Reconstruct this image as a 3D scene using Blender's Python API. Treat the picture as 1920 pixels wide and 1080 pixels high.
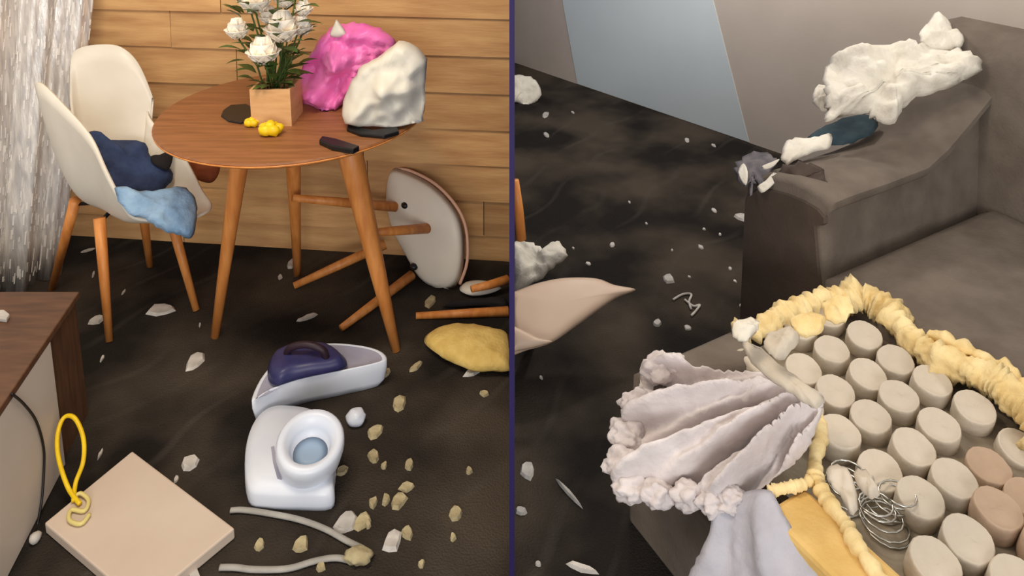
import bpy, math, random
from mathutils import Vector, Matrix, noise

for o in list(bpy.data.objects): bpy.data.objects.remove(o)
SC = bpy.context.scene
COL = SC.collection

# ------------------------------------------------------------------ camera
PITCH, FPX, CY, CAMH = 10.0, 1380.0, -53.0, 1.65
cam = bpy.data.cameras.new('camera'); camo = bpy.data.objects.new('camera', cam); COL.objects.link(camo)
camo.location = (0, 0, CAMH); camo.rotation_euler = (math.radians(90 - PITCH), 0, 0)
cam.sensor_width = 36; cam.lens = 36 * FPX / 1920; cam.shift_y = -(540 - CY) / 1920
cam.clip_start = 0.02
SC.camera = camo

# ------------------------------------------------------------------ world, fill lights, exposure
W = bpy.data.worlds.new('world'); SC.world = W; W.use_nodes = True
W.node_tree.nodes['Background'].inputs[0].default_value = (1.0, 0.95, 0.9, 1)
W.node_tree.nodes['Background'].inputs[1].default_value = 0.68
def area(name, loc, aim, size, power, col):
    l = bpy.data.lights.new(name, 'AREA'); l.shape = 'RECTANGLE'; l.size, l.size_y = size; l.energy = power; l.color = col
    o = bpy.data.objects.new(name, l); COL.objects.link(o); o.location = loc
    o.rotation_euler = (Vector(aim) - Vector(loc)).to_track_quat('-Z', 'Y').to_euler()
    return o
area('overhead_fill_warm', (-0.75, 1.25, 2.55), (-0.85, 2.2, 0), (0.9, 0.5), 28, (1.0, 0.85, 0.66))  # added overhead fill for the left half, no fixture modelled
area('overhead_fill_cool', (1.0, 2.3, 2.6), (1.15, 2.9, 0), (0.8, 0.8), 8, (1.0, 0.95, 0.88))  # added overhead fill above the sofa, unseen
def point_light(name, loc, power, col, rad=.12):
    l = bpy.data.lights.new(name, 'POINT'); l.energy = power; l.color = col; l.shadow_soft_size = rad
    o = bpy.data.objects.new(name, l); COL.objects.link(o); o.location = loc
point_light('wall_fill_point', (0.62, 3.5, 2.15), 60, (1.0, .96, .9))  # added point light that brightens the plaster wall, no pendant here
area('front_fill', (0.7, -3.0, 1.7), (0.5, 3.5, .7), (2.6, 1.5), 90, (0.97, 0.98, 1.0))  # added fill behind the camera to lift the walls, no window modelled
vs = SC.view_settings; vs.view_transform = 'Standard'; vs.look = 'None'; vs.exposure = 0.1; vs.gamma = 1.0
vs.use_curve_mapping = False

# ------------------------------------------------------------------ helpers
_s, _c = math.sin(math.radians(PITCH)), math.cos(math.radians(PITCH))
FW, UP, RT, EYE = Vector((0, _c, -_s)), Vector((0, _s, _c)), Vector((1, 0, 0)), Vector((0, 0, CAMH))
def ray(x, y): return FW * FPX + RT * (x - 960) - UP * (y - CY)
def PP(x, y, pt, n):
    r = ray(x, y); pt, n = Vector(pt), Vector(n)
    return EYE + r * ((pt - EYE).dot(n) / r.dot(n))
def PZ(x, y, z): return PP(x, y, (0, 0, z), (0, 0, 1))
def PY(x, y, Y): return PP(x, y, (0, Y, 0), (0, 1, 0))
rnd = random.Random(7)
def nz(p, s=1.0): return noise.noise(Vector(p) * s)
def fbm(p, s=1.0, o=3): return sum(noise.noise(Vector(p) * s * 2 ** k) / 2 ** k for k in range(o))

def lin(c):
    f = lambda v: (v / 255 / 12.92) if v <= 10 else ((v / 255 + .055) / 1.055) ** 2.4
    return (f(c[0]), f(c[1]), f(c[2]), 1)
MATS = {}
def mat(name, c1, c2=None, scale=8, rough=.7, bump=.0, bscale=60, stretch=(1, 1, 1), metal=0, detail=4, vary=0, spec=.4, trans=0, sss=0, lo=.35, hi=.65):
    if name in MATS: return MATS[name]
    m = bpy.data.materials.new(name); m.use_nodes = True; nt = m.node_tree; N, L = nt.nodes, nt.links
    b = N['Principled BSDF']; b.inputs['Roughness'].default_value = rough; b.inputs['Metallic'].default_value = metal
    b.inputs['Specular IOR Level'].default_value = spec
    if trans: b.inputs['Transmission Weight'].default_value = trans
    if sss:
        b.inputs['Subsurface Weight'].default_value = sss; b.inputs['Subsurface Radius'].default_value = (.03, .025, .02)
    tc = N.new('ShaderNodeTexCoord'); mp = N.new('ShaderNodeMapping'); mp.inputs['Scale'].default_value = stretch
    L.new(tc.outputs['Object'], mp.inputs['Vector'])
    n1 = N.new('ShaderNodeTexNoise'); n1.inputs['Scale'].default_value = scale; n1.inputs['Detail'].default_value = detail
    L.new(mp.outputs[0], n1.inputs['Vector'])
    r = N.new('ShaderNodeValToRGB'); r.color_ramp.elements[0].color = lin(c1); r.color_ramp.elements[1].color = lin(c2 or c1)
    r.color_ramp.elements[0].position = lo; r.color_ramp.elements[1].position = hi
    L.new(n1.outputs['Fac'], r.inputs[0]); out = r.outputs[0]
    if vary:
        oi = N.new('ShaderNodeObjectInfo'); mr = N.new('ShaderNodeMapRange'); mr.inputs[3].default_value = 1 - vary; mr.inputs[4].default_value = 1 + vary
        L.new(oi.outputs['Random'], mr.inputs[0])
        hs = N.new('ShaderNodeHueSaturation'); L.new(mr.outputs[0], hs.inputs['Value']); L.new(out, hs.inputs['Color']); out = hs.outputs[0]
    L.new(out, b.inputs['Base Color'])
    if bump:
        n2 = N.new('ShaderNodeTexNoise'); n2.inputs['Scale'].default_value = bscale; n2.inputs['Detail'].default_value = 5
        L.new(mp.outputs[0], n2.inputs['Vector'])
        bp = N.new('ShaderNodeBump'); bp.inputs['Strength'].default_value = bump; bp.inputs['Distance'].default_value = .01
        L.new(n2.outputs['Fac'], bp.inputs['Height']); L.new(bp.outputs[0], b.inputs['Normal'])
    MATS[name] = m; return m

def mesh(name, V, F, m, smooth=True):
    me = bpy.data.meshes.new(name); me.from_pydata([tuple(v) for v in V], [], F); me.validate(); me.update()
    if smooth:
        for p in me.polygons: p.use_smooth = True
    if m: me.materials.append(m)
    return me
def origin_of(p):
    o = Vector((0, 0, 0))
    while p: o += p.location; p = p.parent
    return o
def flip_out(V, F):
    return F
def obj(name, VF, m, parent=None, smooth=True, label=None):
    """one mesh object; vertices come in world space; a top-level mesh gets its origin at its base"""
    V, F = VF; V = [Vector(v) for v in V]
    if parent: org = origin_of(parent)
    else:
        org = sum(V, Vector()) / len(V); org.z = min(v.z for v in V)
    o = bpy.data.objects.new(name, mesh(name, [v - org for v in V], F, m, smooth)); COL.objects.link(o)
    if parent: o.parent = parent
    else: o.location = org
    if label: o['label'] = label
    return o
def thing(name, label, cat, loc, group=None):
    o = bpy.data.objects.new(name, None); COL.objects.link(o); o.location = loc; o.empty_display_size = .05
    return tag(o, label, cat, group)
def tag(o, label, cat, group=None):
    o['label'] = label; o['category'] = cat
    if group: o['group'] = group
    return o
def struct(o, label=None, cat=None):
    o['kind'] = 'structure'
    if label: o['label'] = label
    if cat: o['category'] = cat
    return o
def sharp(o, ang=35):
    o.data.set_sharp_from_angle(angle=math.radians(ang)); return o
def bevel(o, w=.004, seg=2):
    b = o.modifiers.new('bevel', 'BEVEL'); b.width = w; b.segments = seg; b.limit_method = 'ANGLE'; b.harden_normals = False
    return o

# shapes ------------------------------------------------------------
def quadbox(P):                       # eight corners: bottom four then top four
    return [Vector(p) for p in P], [(3, 2, 1, 0), (4, 5, 6, 7), (0, 1, 5, 4), (1, 2, 6, 5), (2, 3, 7, 6), (3, 0, 4, 7)]
def boxw(x0, x1, y0, y1, z0, z1):
    return quadbox([(x0, y0, z0), (x1, y0, z0), (x1, y1, z0), (x0, y1, z0), (x0, y0, z1), (x1, y0, z1), (x1, y1, z1), (x0, y1, z1)])
def join(*vfs):
    V, F = [], []
    for v, f in vfs:
        k = len(V); V += list(v); F += [tuple(i + k for i in q) for q in f]
    return V, F
def catmull(P, n, closed=False):
    P = [Vector(p) for p in P]; m = len(P); out = []
    segs = m if closed else m - 1
    for i in range(segs):
        g = (lambda k: P[k % m]) if closed else (lambda k: P[max(0, min(m - 1, k))])
        a, b, c, d = g(i - 1), g(i), g(i + 1), g(i + 2)
        for j in range(n):
            t = j / n
            out.append(.5 * ((2 * b) + (c - a) * t + (2 * a - 5 * b + 4 * c - d) * t * t + (3 * b - a - 3 * c + d) * t ** 3))
    if not closed: out.append(P[-1])
    return out
def tube(P, R, seg=10, flat=1.0, nfun=None):
    P = [Vector(p) for p in P]; n = len(P)
    if not hasattr(R, '__len__'): R = [R] * n
    elif len(R) == 2: R = [R[0] + (R[1] - R[0]) * i / (n - 1) for i in range(n)]
    V, F = [], []; ref = Vector((0, 0, 1))
    if abs((P[-1] - P[0]).normalized().z) > .9: ref = Vector((1, 0, 0))
    for i, p in enumerate(P):
        t = (P[min(i + 1, n - 1)] - P[max(i - 1, 0)]).normalized()
        a = t.cross(ref)
        if a.length < 1e-4: a = t.cross(Vector((0, 1, 0)))
        a.normalize(); b = a.cross(t).normalized()
        for k in range(seg):
            th = 2 * math.pi * k / seg
            q = p + (a * math.cos(th) + b * math.sin(th) * flat) * R[i]
            if nfun: q = nfun(q, i, k, p)
            V.append(q)
    for i in range(n - 1):
        for k in range(seg):
            k2 = (k + 1) % seg
            F.append((i * seg + k, i * seg + k2, (i + 1) * seg + k2, (i + 1) * seg + k))
    F.append(tuple(range(seg - 1, -1, -1))); F.append(tuple((n - 1) * seg + k for k in range(seg)))
    return V, F
def rings(R, cap0=True, cap1=True):    # loft through closed rings
    n = len(R[0]); V = [v for r in R for v in r]; F = []
    for i in range(len(R) - 1):
        for k in range(n):
            k2 = (k + 1) % n; F.append((i * n + k, i * n + k2, (i + 1) * n + k2, (i + 1) * n + k))
    if cap0: F.append(tuple(range(n - 1, -1, -1)))
    if cap1: F.append(tuple((len(R) - 1) * n + k for k in range(n)))
    return V, F
def slab(outline, pt, n, front=.05, back=.02, amp=.0, sc=12, R=9, per=4, disp=None, xmax=None, xmin=None, zmin=None, expo=2.0, seed=0, rag=0, mapz=None):
    """an outline seen in the photo, laid on the plane (pt, n) at its place and swelled to a front and a back"""
    n = Vector(n).normalized()
    ol = catmull([(x, y, 0) for x, y in outline], per, True)
    if rag: ol = [p + Vector((nz((p.x * .11, p.y * .11, seed + 3)), nz((p.x * .11, p.y * .11, seed + 9)), 0)) * rag for p in ol]
    c = sum(ol, Vector()) / len(ol); N = len(ol); V, F = [], []
    def vert(p, t, sgn):
        w = PP(p.x, p.y, pt, n)
        f = max(0, 1 - t ** expo) ** .5
        q = w + n * (sgn * (front if sgn > 0 else back) * f)
        if amp: q += n * sgn * amp * fbm(w + Vector((seed, 0, sgn)), sc) * min(1, f * 1.6)
        if disp and sgn > 0: q += n * disp(p.x, p.y, t) * min(1, f * 1.6)
        if xmax is not None: q.x = min(q.x, xmax)
        if xmin is not None: q.x = max(q.x, xmin)
        if zmin is not None: q.z = max(q.z, zmin)
        return q
    V.append(vert(c, 0, 1)); V.append(vert(c, 0, -1))
    for sgn in (1, -1):
        for r in range(1, R + (1 if sgn > 0 else 0)):
            for p in ol: V.append(vert(c + (p - c) * (r / R), r / R, sgn))
    fs = lambda r, k: 2 + (r - 1) * N + k % N
    bs = lambda r, k: (2 + R * N + (r - 1) * N + k % N) if r < R else fs(R, k)
    for k in range(N):
        F.append((0, fs(1, k), fs(1, k + 1))); F.append((1, bs(1, k + 1), bs(1, k)))
        for r in range(1, R):
            F.append((fs(r, k), fs(r + 1, k), fs(r + 1, k + 1), fs(r, k + 1)))
            F.append((bs(r, k + 1), bs(r + 1, k + 1), bs(r + 1, k), bs(r, k)))
    return V, F
def blob(c, r, amp=.3, sc=3, sub=3, seed=0, zmin=None, xmin=None, xmax=None):
    import bmesh
    bm = bmesh.new(); bmesh.ops.create_icosphere(bm, subdivisions=sub, radius=1)
    V = []; c = Vector(c)
    for v in bm.verts:
        k = 1 + amp * fbm(v.co + Vector((seed * 3.7, 0, 0)), sc, 3)
        q = c + Vector((v.co.x * r[0], v.co.y * r[1], v.co.z * r[2])) * k
        if zmin is not None: q.z = max(q.z, zmin)
        if xmin is not None: q.x = max(q.x, xmin)
        if xmax is not None: q.x = min(q.x, xmax)
        V.append(q)
    bm.verts.index_update(); F = [tuple(v.index for v in f.verts) for f in bm.faces]; bm.free()
    return V, F

# ------------------------------------------------------------------ materials
M_white = mat('white_plastic', (238, 230, 214), (228, 219, 202), 5, .38)
M_tablewood = mat('walnut', (152, 100, 62), (130, 84, 50), 6, .42, stretch=(1, 9, 4), bump=.05)
M_legwood = mat('orange_wood', (224, 148, 78), (202, 124, 58), 8, .45, stretch=(6, 6, 1))
M_plank = mat('plank_wood', (222, 176, 118), (188, 138, 88), 3, .6, stretch=(1.2, 1, 9), bump=.15, bscale=14, vary=.16, lo=.3, hi=.7)
M_brown = mat('brown_laminate', (104, 72, 50), (84, 57, 40), 4, .5, stretch=(2, 14, 2))
M_cream = mat('cream_laminate', (214, 202, 188), (205, 192, 177), 3, .5)
M_board = mat('beige_board', (214, 196, 178), (206, 187, 168), 4, .6)
M_navy = mat('navy_denim', (52, 68, 104), (38, 50, 82), 18, .9, bump=.4, bscale=80)
M_denim = mat('pale_denim', (152, 182, 208), (122, 154, 186), 14, .9, bump=.4, bscale=80)
M_black = mat('black_plastic', (22, 20, 20), None, 8, .4)
M_blackcloth = mat('black_cloth', (34, 30, 30), (26, 23, 24), 20, .95)
M_bag = mat('white_bag', (216, 210, 194), (198, 194, 184), 7, .45, bump=.2, bscale=20)
M_pink = mat('pink_film', (238, 128, 190), (222, 100, 172), 9, .4, bump=.2, bscale=24)
M_petal = mat('white_petal', (252, 242, 228), (248, 234, 214), 20, .6, sss=.2)
M_leaf = mat('leaf_green', (82, 104, 44), (58, 80, 34), 20, .5)
M_box = mat('pale_wood_box', (216, 170, 118), (202, 154, 102), 6, .6, stretch=(2, 2, 10))
M_yellow = mat('yellow_plastic', (240, 204, 30), (226, 184, 14), 20, .4)
M_gold = mat('golden_fabric', (230, 198, 118), (214, 180, 98), 22, .85, bump=.3, bscale=90)
M_appl = mat('appliance_white', (226, 230, 238), (212, 218, 230), 6, .35)
M_applg = mat('appliance_grey', (168, 166, 182), (148, 148, 166), 6, .4)
M_appln = mat('appliance_navy', (58, 58, 104), (44, 44, 84), 8, .4)
M_cord = mat('cord_grey', (168, 164, 156), (150, 146, 138), 20, .6)
M_rust = mat('rust_cloth', (160, 84, 48), (138, 70, 40), 20, .9)
M_crumb = mat('foam_crumb', (184, 170, 132), (158, 144, 110), 30, .9, bump=.4, vary=.12)
M_chip = mat('white_chip', (204, 198, 190), (178, 172, 164), 30, .7, vary=.12)
M_wallR = mat('plaster', (212, 198, 184), (202, 189, 174), 2.2, .85, bump=.05)
M_lightpatch = mat('pale_blue_painted_light', (226, 236, 236), (219, 229, 230), 1.5, .7)  # window light on the plaster, put into a paler colour
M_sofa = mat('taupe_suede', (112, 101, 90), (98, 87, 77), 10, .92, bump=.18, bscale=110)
M_sofad = mat('dark_lining', (68, 64, 60), (58, 54, 50), 12, .95)
M_foam = mat('yellow_foam', (238, 216, 162), (220, 190, 128), 16, .9, bump=.6, bscale=45, sss=.15)
M_foamt = mat('tan_foam', (220, 184, 116), (206, 168, 98), 12, .9, bump=.3, bscale=60)
M_batt = mat('white_batting', (230, 223, 208), (214, 206, 190), 14, .95, bump=.5, bscale=38, sss=.2)
M_battg = mat('grey_batting', (220, 211, 209), (196, 186, 184), 10, .95, bump=.6, bscale=34, sss=.1)
M_cloth = mat('pale_lining', (182, 180, 188), (162, 160, 168), 10, .9, bump=.4, bscale=40)
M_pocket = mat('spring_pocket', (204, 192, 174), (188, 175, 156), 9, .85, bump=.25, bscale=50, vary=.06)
M_felt = mat('spring_felt', (156, 144, 124), (132, 120, 102), 14, .95, bump=.4)
M_steel = mat('spring_steel', (190, 188, 180), None, 8, .25, metal=1)
M_teal = mat('teal_lining', (58, 76, 84), (44, 60, 68), 16, .9)
M_divider = mat('indigo_board', (30, 14, 76), (27, 13, 70), 4, .7)
M_beige = mat('beige_shell', (214, 186, 162), (206, 178, 152), 5, .45)

def carpet():
    m = bpy.data.materials.new('dark_carpet'); m.use_nodes = True; nt = m.node_tree; N, L = nt.nodes, nt.links
    b = N['Principled BSDF']; b.inputs['Roughness'].default_value = .95; b.inputs['Specular IOR Level'].default_value = .15
    tc = N.new('ShaderNodeTexCoord'); mp = N.new('ShaderNodeMapping'); mp.inputs['Rotation'].default_value = (0, 0, math.radians(38))
    L.new(tc.outputs['Object'], mp.inputs[0])
    n0 = N.new('ShaderNodeTexNoise'); n0.inputs['Scale'].default_value = 2.4; n0.inputs['Detail'].default_value = 3; L.new(mp.outputs[0], n0.inputs[0])
    r0 = N.new('ShaderNodeValToRGB'); e = r0.color_ramp.elements; e[0].position, e[1].position = .4, .64
    e[0].color = lin((34, 30, 27)); e[1].color = lin((76, 67, 57)); L.new(n0.outputs[0], r0.inputs[0])
    v = N.new('ShaderNodeTexVoronoi'); v.inputs['Scale'].default_value = 11; v.inputs['Randomness'].default_value = .25; L.new(mp.outputs[0], v.inputs[0])
    rv = N.new('ShaderNodeValToRGB'); e = rv.color_ramp.elements; e[0].position, e[1].position = .16, .34
    e[0].color = (1, 1, 1, 1); e[1].color = (0, 0, 0, 1); L.new(v.outputs['Distance'], rv.inputs[0])
    wv = N.new('ShaderNodeTexWave'); wv.inputs['Scale'].default_value = 1.6; wv.inputs['Distortion'].default_value = 5.5; wv.inputs['Detail'].default_value = 1; wv.inputs['Detail Scale'].default_value = 1.2
    L.new(mp.outputs[0], wv.inputs[0]); rw = N.new('ShaderNodeMapRange'); rw.inputs[1].default_value = .93; rw.inputs[2].default_value = 1; rw.inputs[4].default_value = .4; L.new(wv.outputs['Fac'], rw.inputs[0])
    ad = N.new('ShaderNodeMath'); ad.operation = 'MAXIMUM'; L.new(rv.outputs[0], ad.inputs[0]); L.new(rw.outputs[0], ad.inputs[1])
    n1 = N.new('ShaderNodeTexNoise'); n1.inputs['Scale'].default_value = 3.0; L.new(tc.outputs['Object'], n1.inputs[0])
    r1 = N.new('ShaderNodeMapRange'); r1.inputs[1].default_value = .42; r1.inputs[2].default_value = .66; r1.inputs[4].default_value = .6; L.new(n1.outputs[0], r1.inputs[0])
    mu = N.new('ShaderNodeMath'); mu.operation = 'MULTIPLY'; L.new(ad.outputs[0], mu.inputs[0]); L.new(r1.outputs[0], mu.inputs[1])
    mx = N.new('ShaderNodeMix'); mx.data_type = 'RGBA'; L.new(mu.outputs[0], mx.inputs[0]); L.new(r0.outputs[0], mx.inputs[6]); mx.inputs[7].default_value = lin((92, 86, 78))
    L.new(mx.outputs[2], b.inputs['Base Color'])
    n2 = N.new('ShaderNodeTexNoise'); n2.inputs['Scale'].default_value = 180; L.new(tc.outputs['Object'], n2.inputs[0])
    bp = N.new('ShaderNodeBump'); bp.inputs['Strength'].default_value = .5; bp.inputs['Distance'].default_value = .01; L.new(n2.outputs[0], bp.inputs['Height']); L.new(bp.outputs[0], b.inputs['Normal'])
    return m
M_carpet = carpet()

def tinsel():
    m = mat('silver_tinsel', (240, 235, 228), (198, 194, 192), 22, .32, stretch=(3, 3, .35), metal=.25, bump=.5, bscale=30, spec=.6)
    return m
M_tinsel = tinsel()
M_glint = mat('tinsel_strip', (250, 246, 240), None, 5, .2, metal=.2)

# ------------------------------------------------------------------ the setting
fl = obj('floor', boxw(-2.6, 4.2, .2, 5.7, -.06, 0), M_carpet, smooth=False); struct(fl, 'dark patterned carpet on the floor', 'carpet')

# indigo board standing on edge between the two halves of the place
DT = 10 / FPX * 1.65 / 2
def dv(y0, z): return (1.65 - (CAMH - z) * _s) / _c
wd = obj('wall_divider', quadbox([(-DT, dv(0, 0), 0), (DT, dv(0, 0), 0), (DT, 5.6, 0), (-DT, 5.6, 0), (-DT, dv(0, 2.6), 2.6), (DT, dv(0, 2.6), 2.6), (DT, 5.6, 2.6), (-DT, 5.6, 2.6)]), M_divider, smooth=False)
struct(wd, 'thin dark indigo partition between the two rooms', 'partition')
XL, XR = -DT - .0008, DT + .0008

# plank wall behind the table
def wy(x): return 2.705 - .107 * x
wl = obj('wall_back', quadbox([(-2.5, wy(-2.5) + .02, 0), (XL, wy(0) + .02, 0), (XL, wy(0) + .1, 0), (-2.5, wy(-2.5) + .1, 0), (-2.5, wy(-2.5) + .02, 2.6), (XL, wy(0) + .02, 2.6), (XL, wy(0) + .1, 2.6), (-2.5, wy(-2.5) + .1, 2.6)]), M_brown, smooth=False)
struct(wl, 'wall of warm brown horizontal wooden planks behind the table', 'wall')
PH = .148
for k in range(-0, 18):
    z0 = max(0.001, -.043 + PH * k); z1 = -.043 + PH * (k + 1) - .003
    x = -2.5 + rnd.uniform(-.5, 0)
    while x < XL:
        x1 = min(x + rnd.uniform(1.3, 2.4), XL)
        a, b = max(x, -2.5) + .0015, x1 - .0015
        if b - a > .05:
            p = .012 + rnd.uniform(0, .006)
            vf = quadbox([(a, wy(a) - p, z0), (b, wy(b) - p, z0), (b, wy(b) + .019, z0), (a, wy(a) + .019, z0), (a, wy(a) - p * .25, z1), (b, wy(b) - p * .25, z1), (b, wy(b) + .019, z1), (a, wy(a) + .019, z1)])
            obj('plank', vf, M_plank, wl, smooth=False)
        x = x1
# plaster wall behind the sofa
A, B = Vector((XR, 5.4, 0)), Vector((4.1, .64, 0)); wn = Vector((B.y - A.y, -(B.x - A.x), 0)).normalized()
if wn.y > 0: wn = -wn
def wallbox(a, b, z0, z1, off0, off1):
    return quadbox([a + wn * off1 + Vector((0, 0, z0)), b + wn * off1 + Vector((0, 0, z0)), b + wn * off0 + Vector((0, 0, z0)), a + wn * off0 + Vector((0, 0, z0)),
                    a + wn * off1 + Vector((0, 0, z1)), b + wn * off1 + Vector((0, 0, z1)), b + wn * off0 + Vector((0, 0, z1)), a + wn * off0 + Vector((0, 0, z1))])
wr = obj('wall_side', wallbox(A, B, 0, 2.6, -.08, 0), M_wallR, smooth=False); struct(wr, 'plain greyish beige plaster wall behind the sofa', 'wall')
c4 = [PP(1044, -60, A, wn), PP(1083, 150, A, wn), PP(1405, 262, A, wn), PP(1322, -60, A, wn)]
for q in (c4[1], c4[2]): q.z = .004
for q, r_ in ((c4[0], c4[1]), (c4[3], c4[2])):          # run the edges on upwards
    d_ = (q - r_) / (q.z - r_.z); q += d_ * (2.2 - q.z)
tp = obj('light_patch_1', quadbox([c4[1] + wn * .003, c4[2] + wn * .003, c4[2] - wn * .002, c4[1] - wn * .002, c4[0] + wn * .003, c4[3] + wn * .003, c4[3] - wn * .002, c4[0] - wn * .002]), M_lightpatch, smooth=False)  # slanted patch of window light, built as a thin pale slab
struct(tp, 'pale blue grey patch of painted window light on the plaster wall', 'light patch')

# ------------------------------------------------------------------ LEFT: silver curtain
cur = thing('silver_curtain', 'shimmering silver tinsel curtain hanging left of the white chair', 'curtain', (-1.95, 2.45, 0))
def curtain_pt(u, z, off=0):
    e = Vector((-1.745, 2.60, 0)).lerp(Vector((-1.60, 2.75, 0)), min(1.4, z / 1.06)); l = Vector((-2.28, 2.02, 0))
    p = e.lerp(l, u); nn = Vector((.73, -.68, 0))
    w = .022 * math.sin(u * 46) + .008 * math.sin(u * 121 + z * 2) + .01 * nz((u * 5, z * 1.4, 2))
    return Vector((p.x, p.y, z)) + nn * (w + off) * (.5 + .5 * min(1, u * 8))
NU, NZ = 150, 14
V = [curtain_pt(i / NU, j / NZ * 2.4 + .003) for i in range(NU + 1) for j in range(NZ + 1)]
F = [(i * (NZ + 1) + j, (i + 1) * (NZ + 1) + j, (i + 1) * (NZ + 1) + j + 1, i * (NZ + 1) + j + 1) for i in range(NU) for j in range(NZ)]
cs = obj('curtain_sheet', (V, F), M_tinsel, cur); sm = cs.modifiers.new('solid', 'SOLIDIFY'); sm.thickness = .003
V, F = [], []
for k in range(900):
    u, z = rnd.uniform(.0, .8), rnd.uniform(.02, 1.2); h = rnd.uniform(.015, .05); w = rnd.uniform(.0012, .003)
    for a_, b_ in ((-w, 0), (w, 0), (w, h), (-w, h)):
        V.append(curtain_pt(u + a_, z + b_, .006))
    n_ = len(V); F.append((n_ - 4, n_ - 3, n_ - 2, n_ - 1))
gs = obj('tinsel_strips', (V, F), M_glint, cur, smooth=False); gs['kind'] = 'stuff'
gs.modifiers.new('solid', 'SOLIDIFY').thickness = .001

# ------------------------------------------------------------------ LEFT: round table
TC, TR, TZ = Vector((-.715, 2.31, 0)), .425, .785
tb = thing('round_table', 'round walnut dining table with three tapered orange wooden legs', 'table', TC)
def disc(c, prof, seg=72):
    return rings([[c + Vector((r * math.cos(2 * math.pi * k / seg), r * math.sin(2 * math.pi * k / seg), z)) for k in range(seg)] for r, z in prof])
sharp(obj('tabletop', disc(TC, [(TR - .03, TZ - .028), (TR - .004, TZ - .012), (TR, TZ - .006), (TR - .003, TZ - .001), (TR - .008, TZ)]), M_tablewood, tb))
obj('tabletop_edge', disc(TC, [(TR - .028, TZ - .0285), (TR + .0005, TZ - .0125), (TR + .0015, TZ - .007), (TR - .028, TZ - .0225)]), M_legwood, tb)
for (tx, ty), foot in (((470, 318), PZ(403, 632, 0)), ((655, 318), PZ(743, 658, 0)), ((560, 322), Vector((-.83, 2.60, 0)))):
    dr = Vector((foot.x - TC.x, foot.y - TC.y, 0)); top = TC + dr * .52; top.z = TZ - .02
    foot = foot.copy(); foot.z = .001
    wf = 1.25 if tx > 600 else .95
    obj('leg', tube([foot, foot.lerp(top, .35), foot.lerp(top, .8), top], [.014, .021 * wf, .031 * wf, .034 * wf], 14), M_legwood, tb)

# ------------------------------------------------------------------ LEFT: white tub chair
CC, CF = Vector((-1.40, 2.45, 0)), Vector((.77, -.63, 0)).normalized(); CR = Vector((CF.y, -CF.x, 0))
ch = thing('tub_chair', 'white plastic tub chair on wooden legs with clothes on its seat', 'chair', CC)
RIMPX = [(325, 418, 2.22), (290, 416, 2.20), (248, 408, 2.19), (226, 378, 2.19), (196, 320, 2.20), (166, 256, 2.24), (118, 200, 2.30), (78, 160, 2.34), (64, 160, 2.38), (88, 196, 2.42), (132, 236, 2.50), (130, 180, 2.58), (132, 112, 2.63), (150, 90, 2.65), (190, 83, 2.66), (228, 88, 2.66), (260, 118, 2.66), (284, 172, 2.65), (288, 190, 2.64), (279, 212, 2.62), (302, 246, 2.59), (332, 272, 2.55), (358, 312, 2.50), (380, 356, 2.42), (398, 388, 2.34), (372, 408, 2.26)]
rimw = [PY(x, y, Y) for x, y, Y in RIMPX]
CS = Vector((-1.40, 2.40, .395))
def tub(pts, ctr, ns=18, per=5):
    pts = catmull(pts, per, True); n = len(pts); V = [ctr]
    for k in range(1, ns + 1):
        t = k / ns; g = t ** .62; h = t ** 2.4
        for p in pts: V.append(Vector((ctr.x + (p.x - ctr.x) * g, ctr.y + (p.y - ctr.y) * g, ctr.z + (p.z - ctr.z) * h)))
    F = [(0, 1 + k, 1 + (k + 1) % n) for k in range(n)]
    for q in range(ns - 1):
        for k in range(n):
            a, b = 1 + q * n + k, 1 + q * n + (k + 1) % n
            F.append((a, a + n, b + n, b))
    return V, F
so = obj('seat_shell', tub(rimw, CS), M_white, ch)
sm = so.modifiers.new('solid', 'SOLIDIFY'); sm.thickness = .009; sm.offset = -1
for fp, s1, s2 in ((PZ(205, 640, 0), 1, 1), (PZ(97, 543, 0), 1, -1), (PZ(368, 582, 0), -1, 1), (Vector((-1.43, 2.66, 0)), -1, -1)):
    top = CC + CR * .11 * s1 + CF * .10 * s2 + Vector((0, 0, .40)); fp.z = .001
    obj('leg', tube([fp, fp.lerp(top, .5), top], [.0115, .016, .019], 12), M_legwood, ch)
obj('underframe', join(tube([CC + CR * .11 + CF * .10 + Vector((0, 0, .385)), CC - CR * .11 - CF * .10 + Vector((0, 0, .385))], .007, 8), tube([CC + CR * .11 - CF * .10 + Vector((0, 0, .385)), CC - CR * .11 + CF * .10 + Vector((0, 0, .385))], .007, 8)), M_black, ch)

# clothes on the chair
nb = Vector((.42, -.42, .80))
p0 = CC + Vector((.02, -.03, .54))
tag(obj('navy_garment', slab([(163, 250), (182, 246), (208, 262), (268, 265), (283, 293), (322, 318), (316, 348), (292, 362), (250, 360), (212, 352), (194, 310), (176, 275)], p0, nb, .03, .02, .018, 14, seed=2, rag=4), M_navy), 'crumpled navy blue garment lying in the white chair', 'clothing')
tag(obj('pale_denim_garment', slab([(214, 352), (250, 356), (296, 356), (340, 350), (366, 372), (368, 408), (360, 446), (330, 440), (300, 430), (272, 410), (240, 400)], CC + CF * .2 + Vector((.06, -.09, .55)), (.5, -.6, .75), .03, .02, .02, 16, seed=5, rag=4), M_denim), 'pale blue denim garment hanging over the front edge of the white chair', 'clothing')
tag(obj('black_sock', slab([(284, 292), (300, 290), (322, 280), (324, 296), (316, 318), (298, 314), (284, 304)], p0 + nb.normalized() * .035, nb, .012, .01, .006, 20, R=5, per=3, seed=8), M_blackcloth), 'small black cloth scrap on top of the navy garment', 'clothing')
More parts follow.
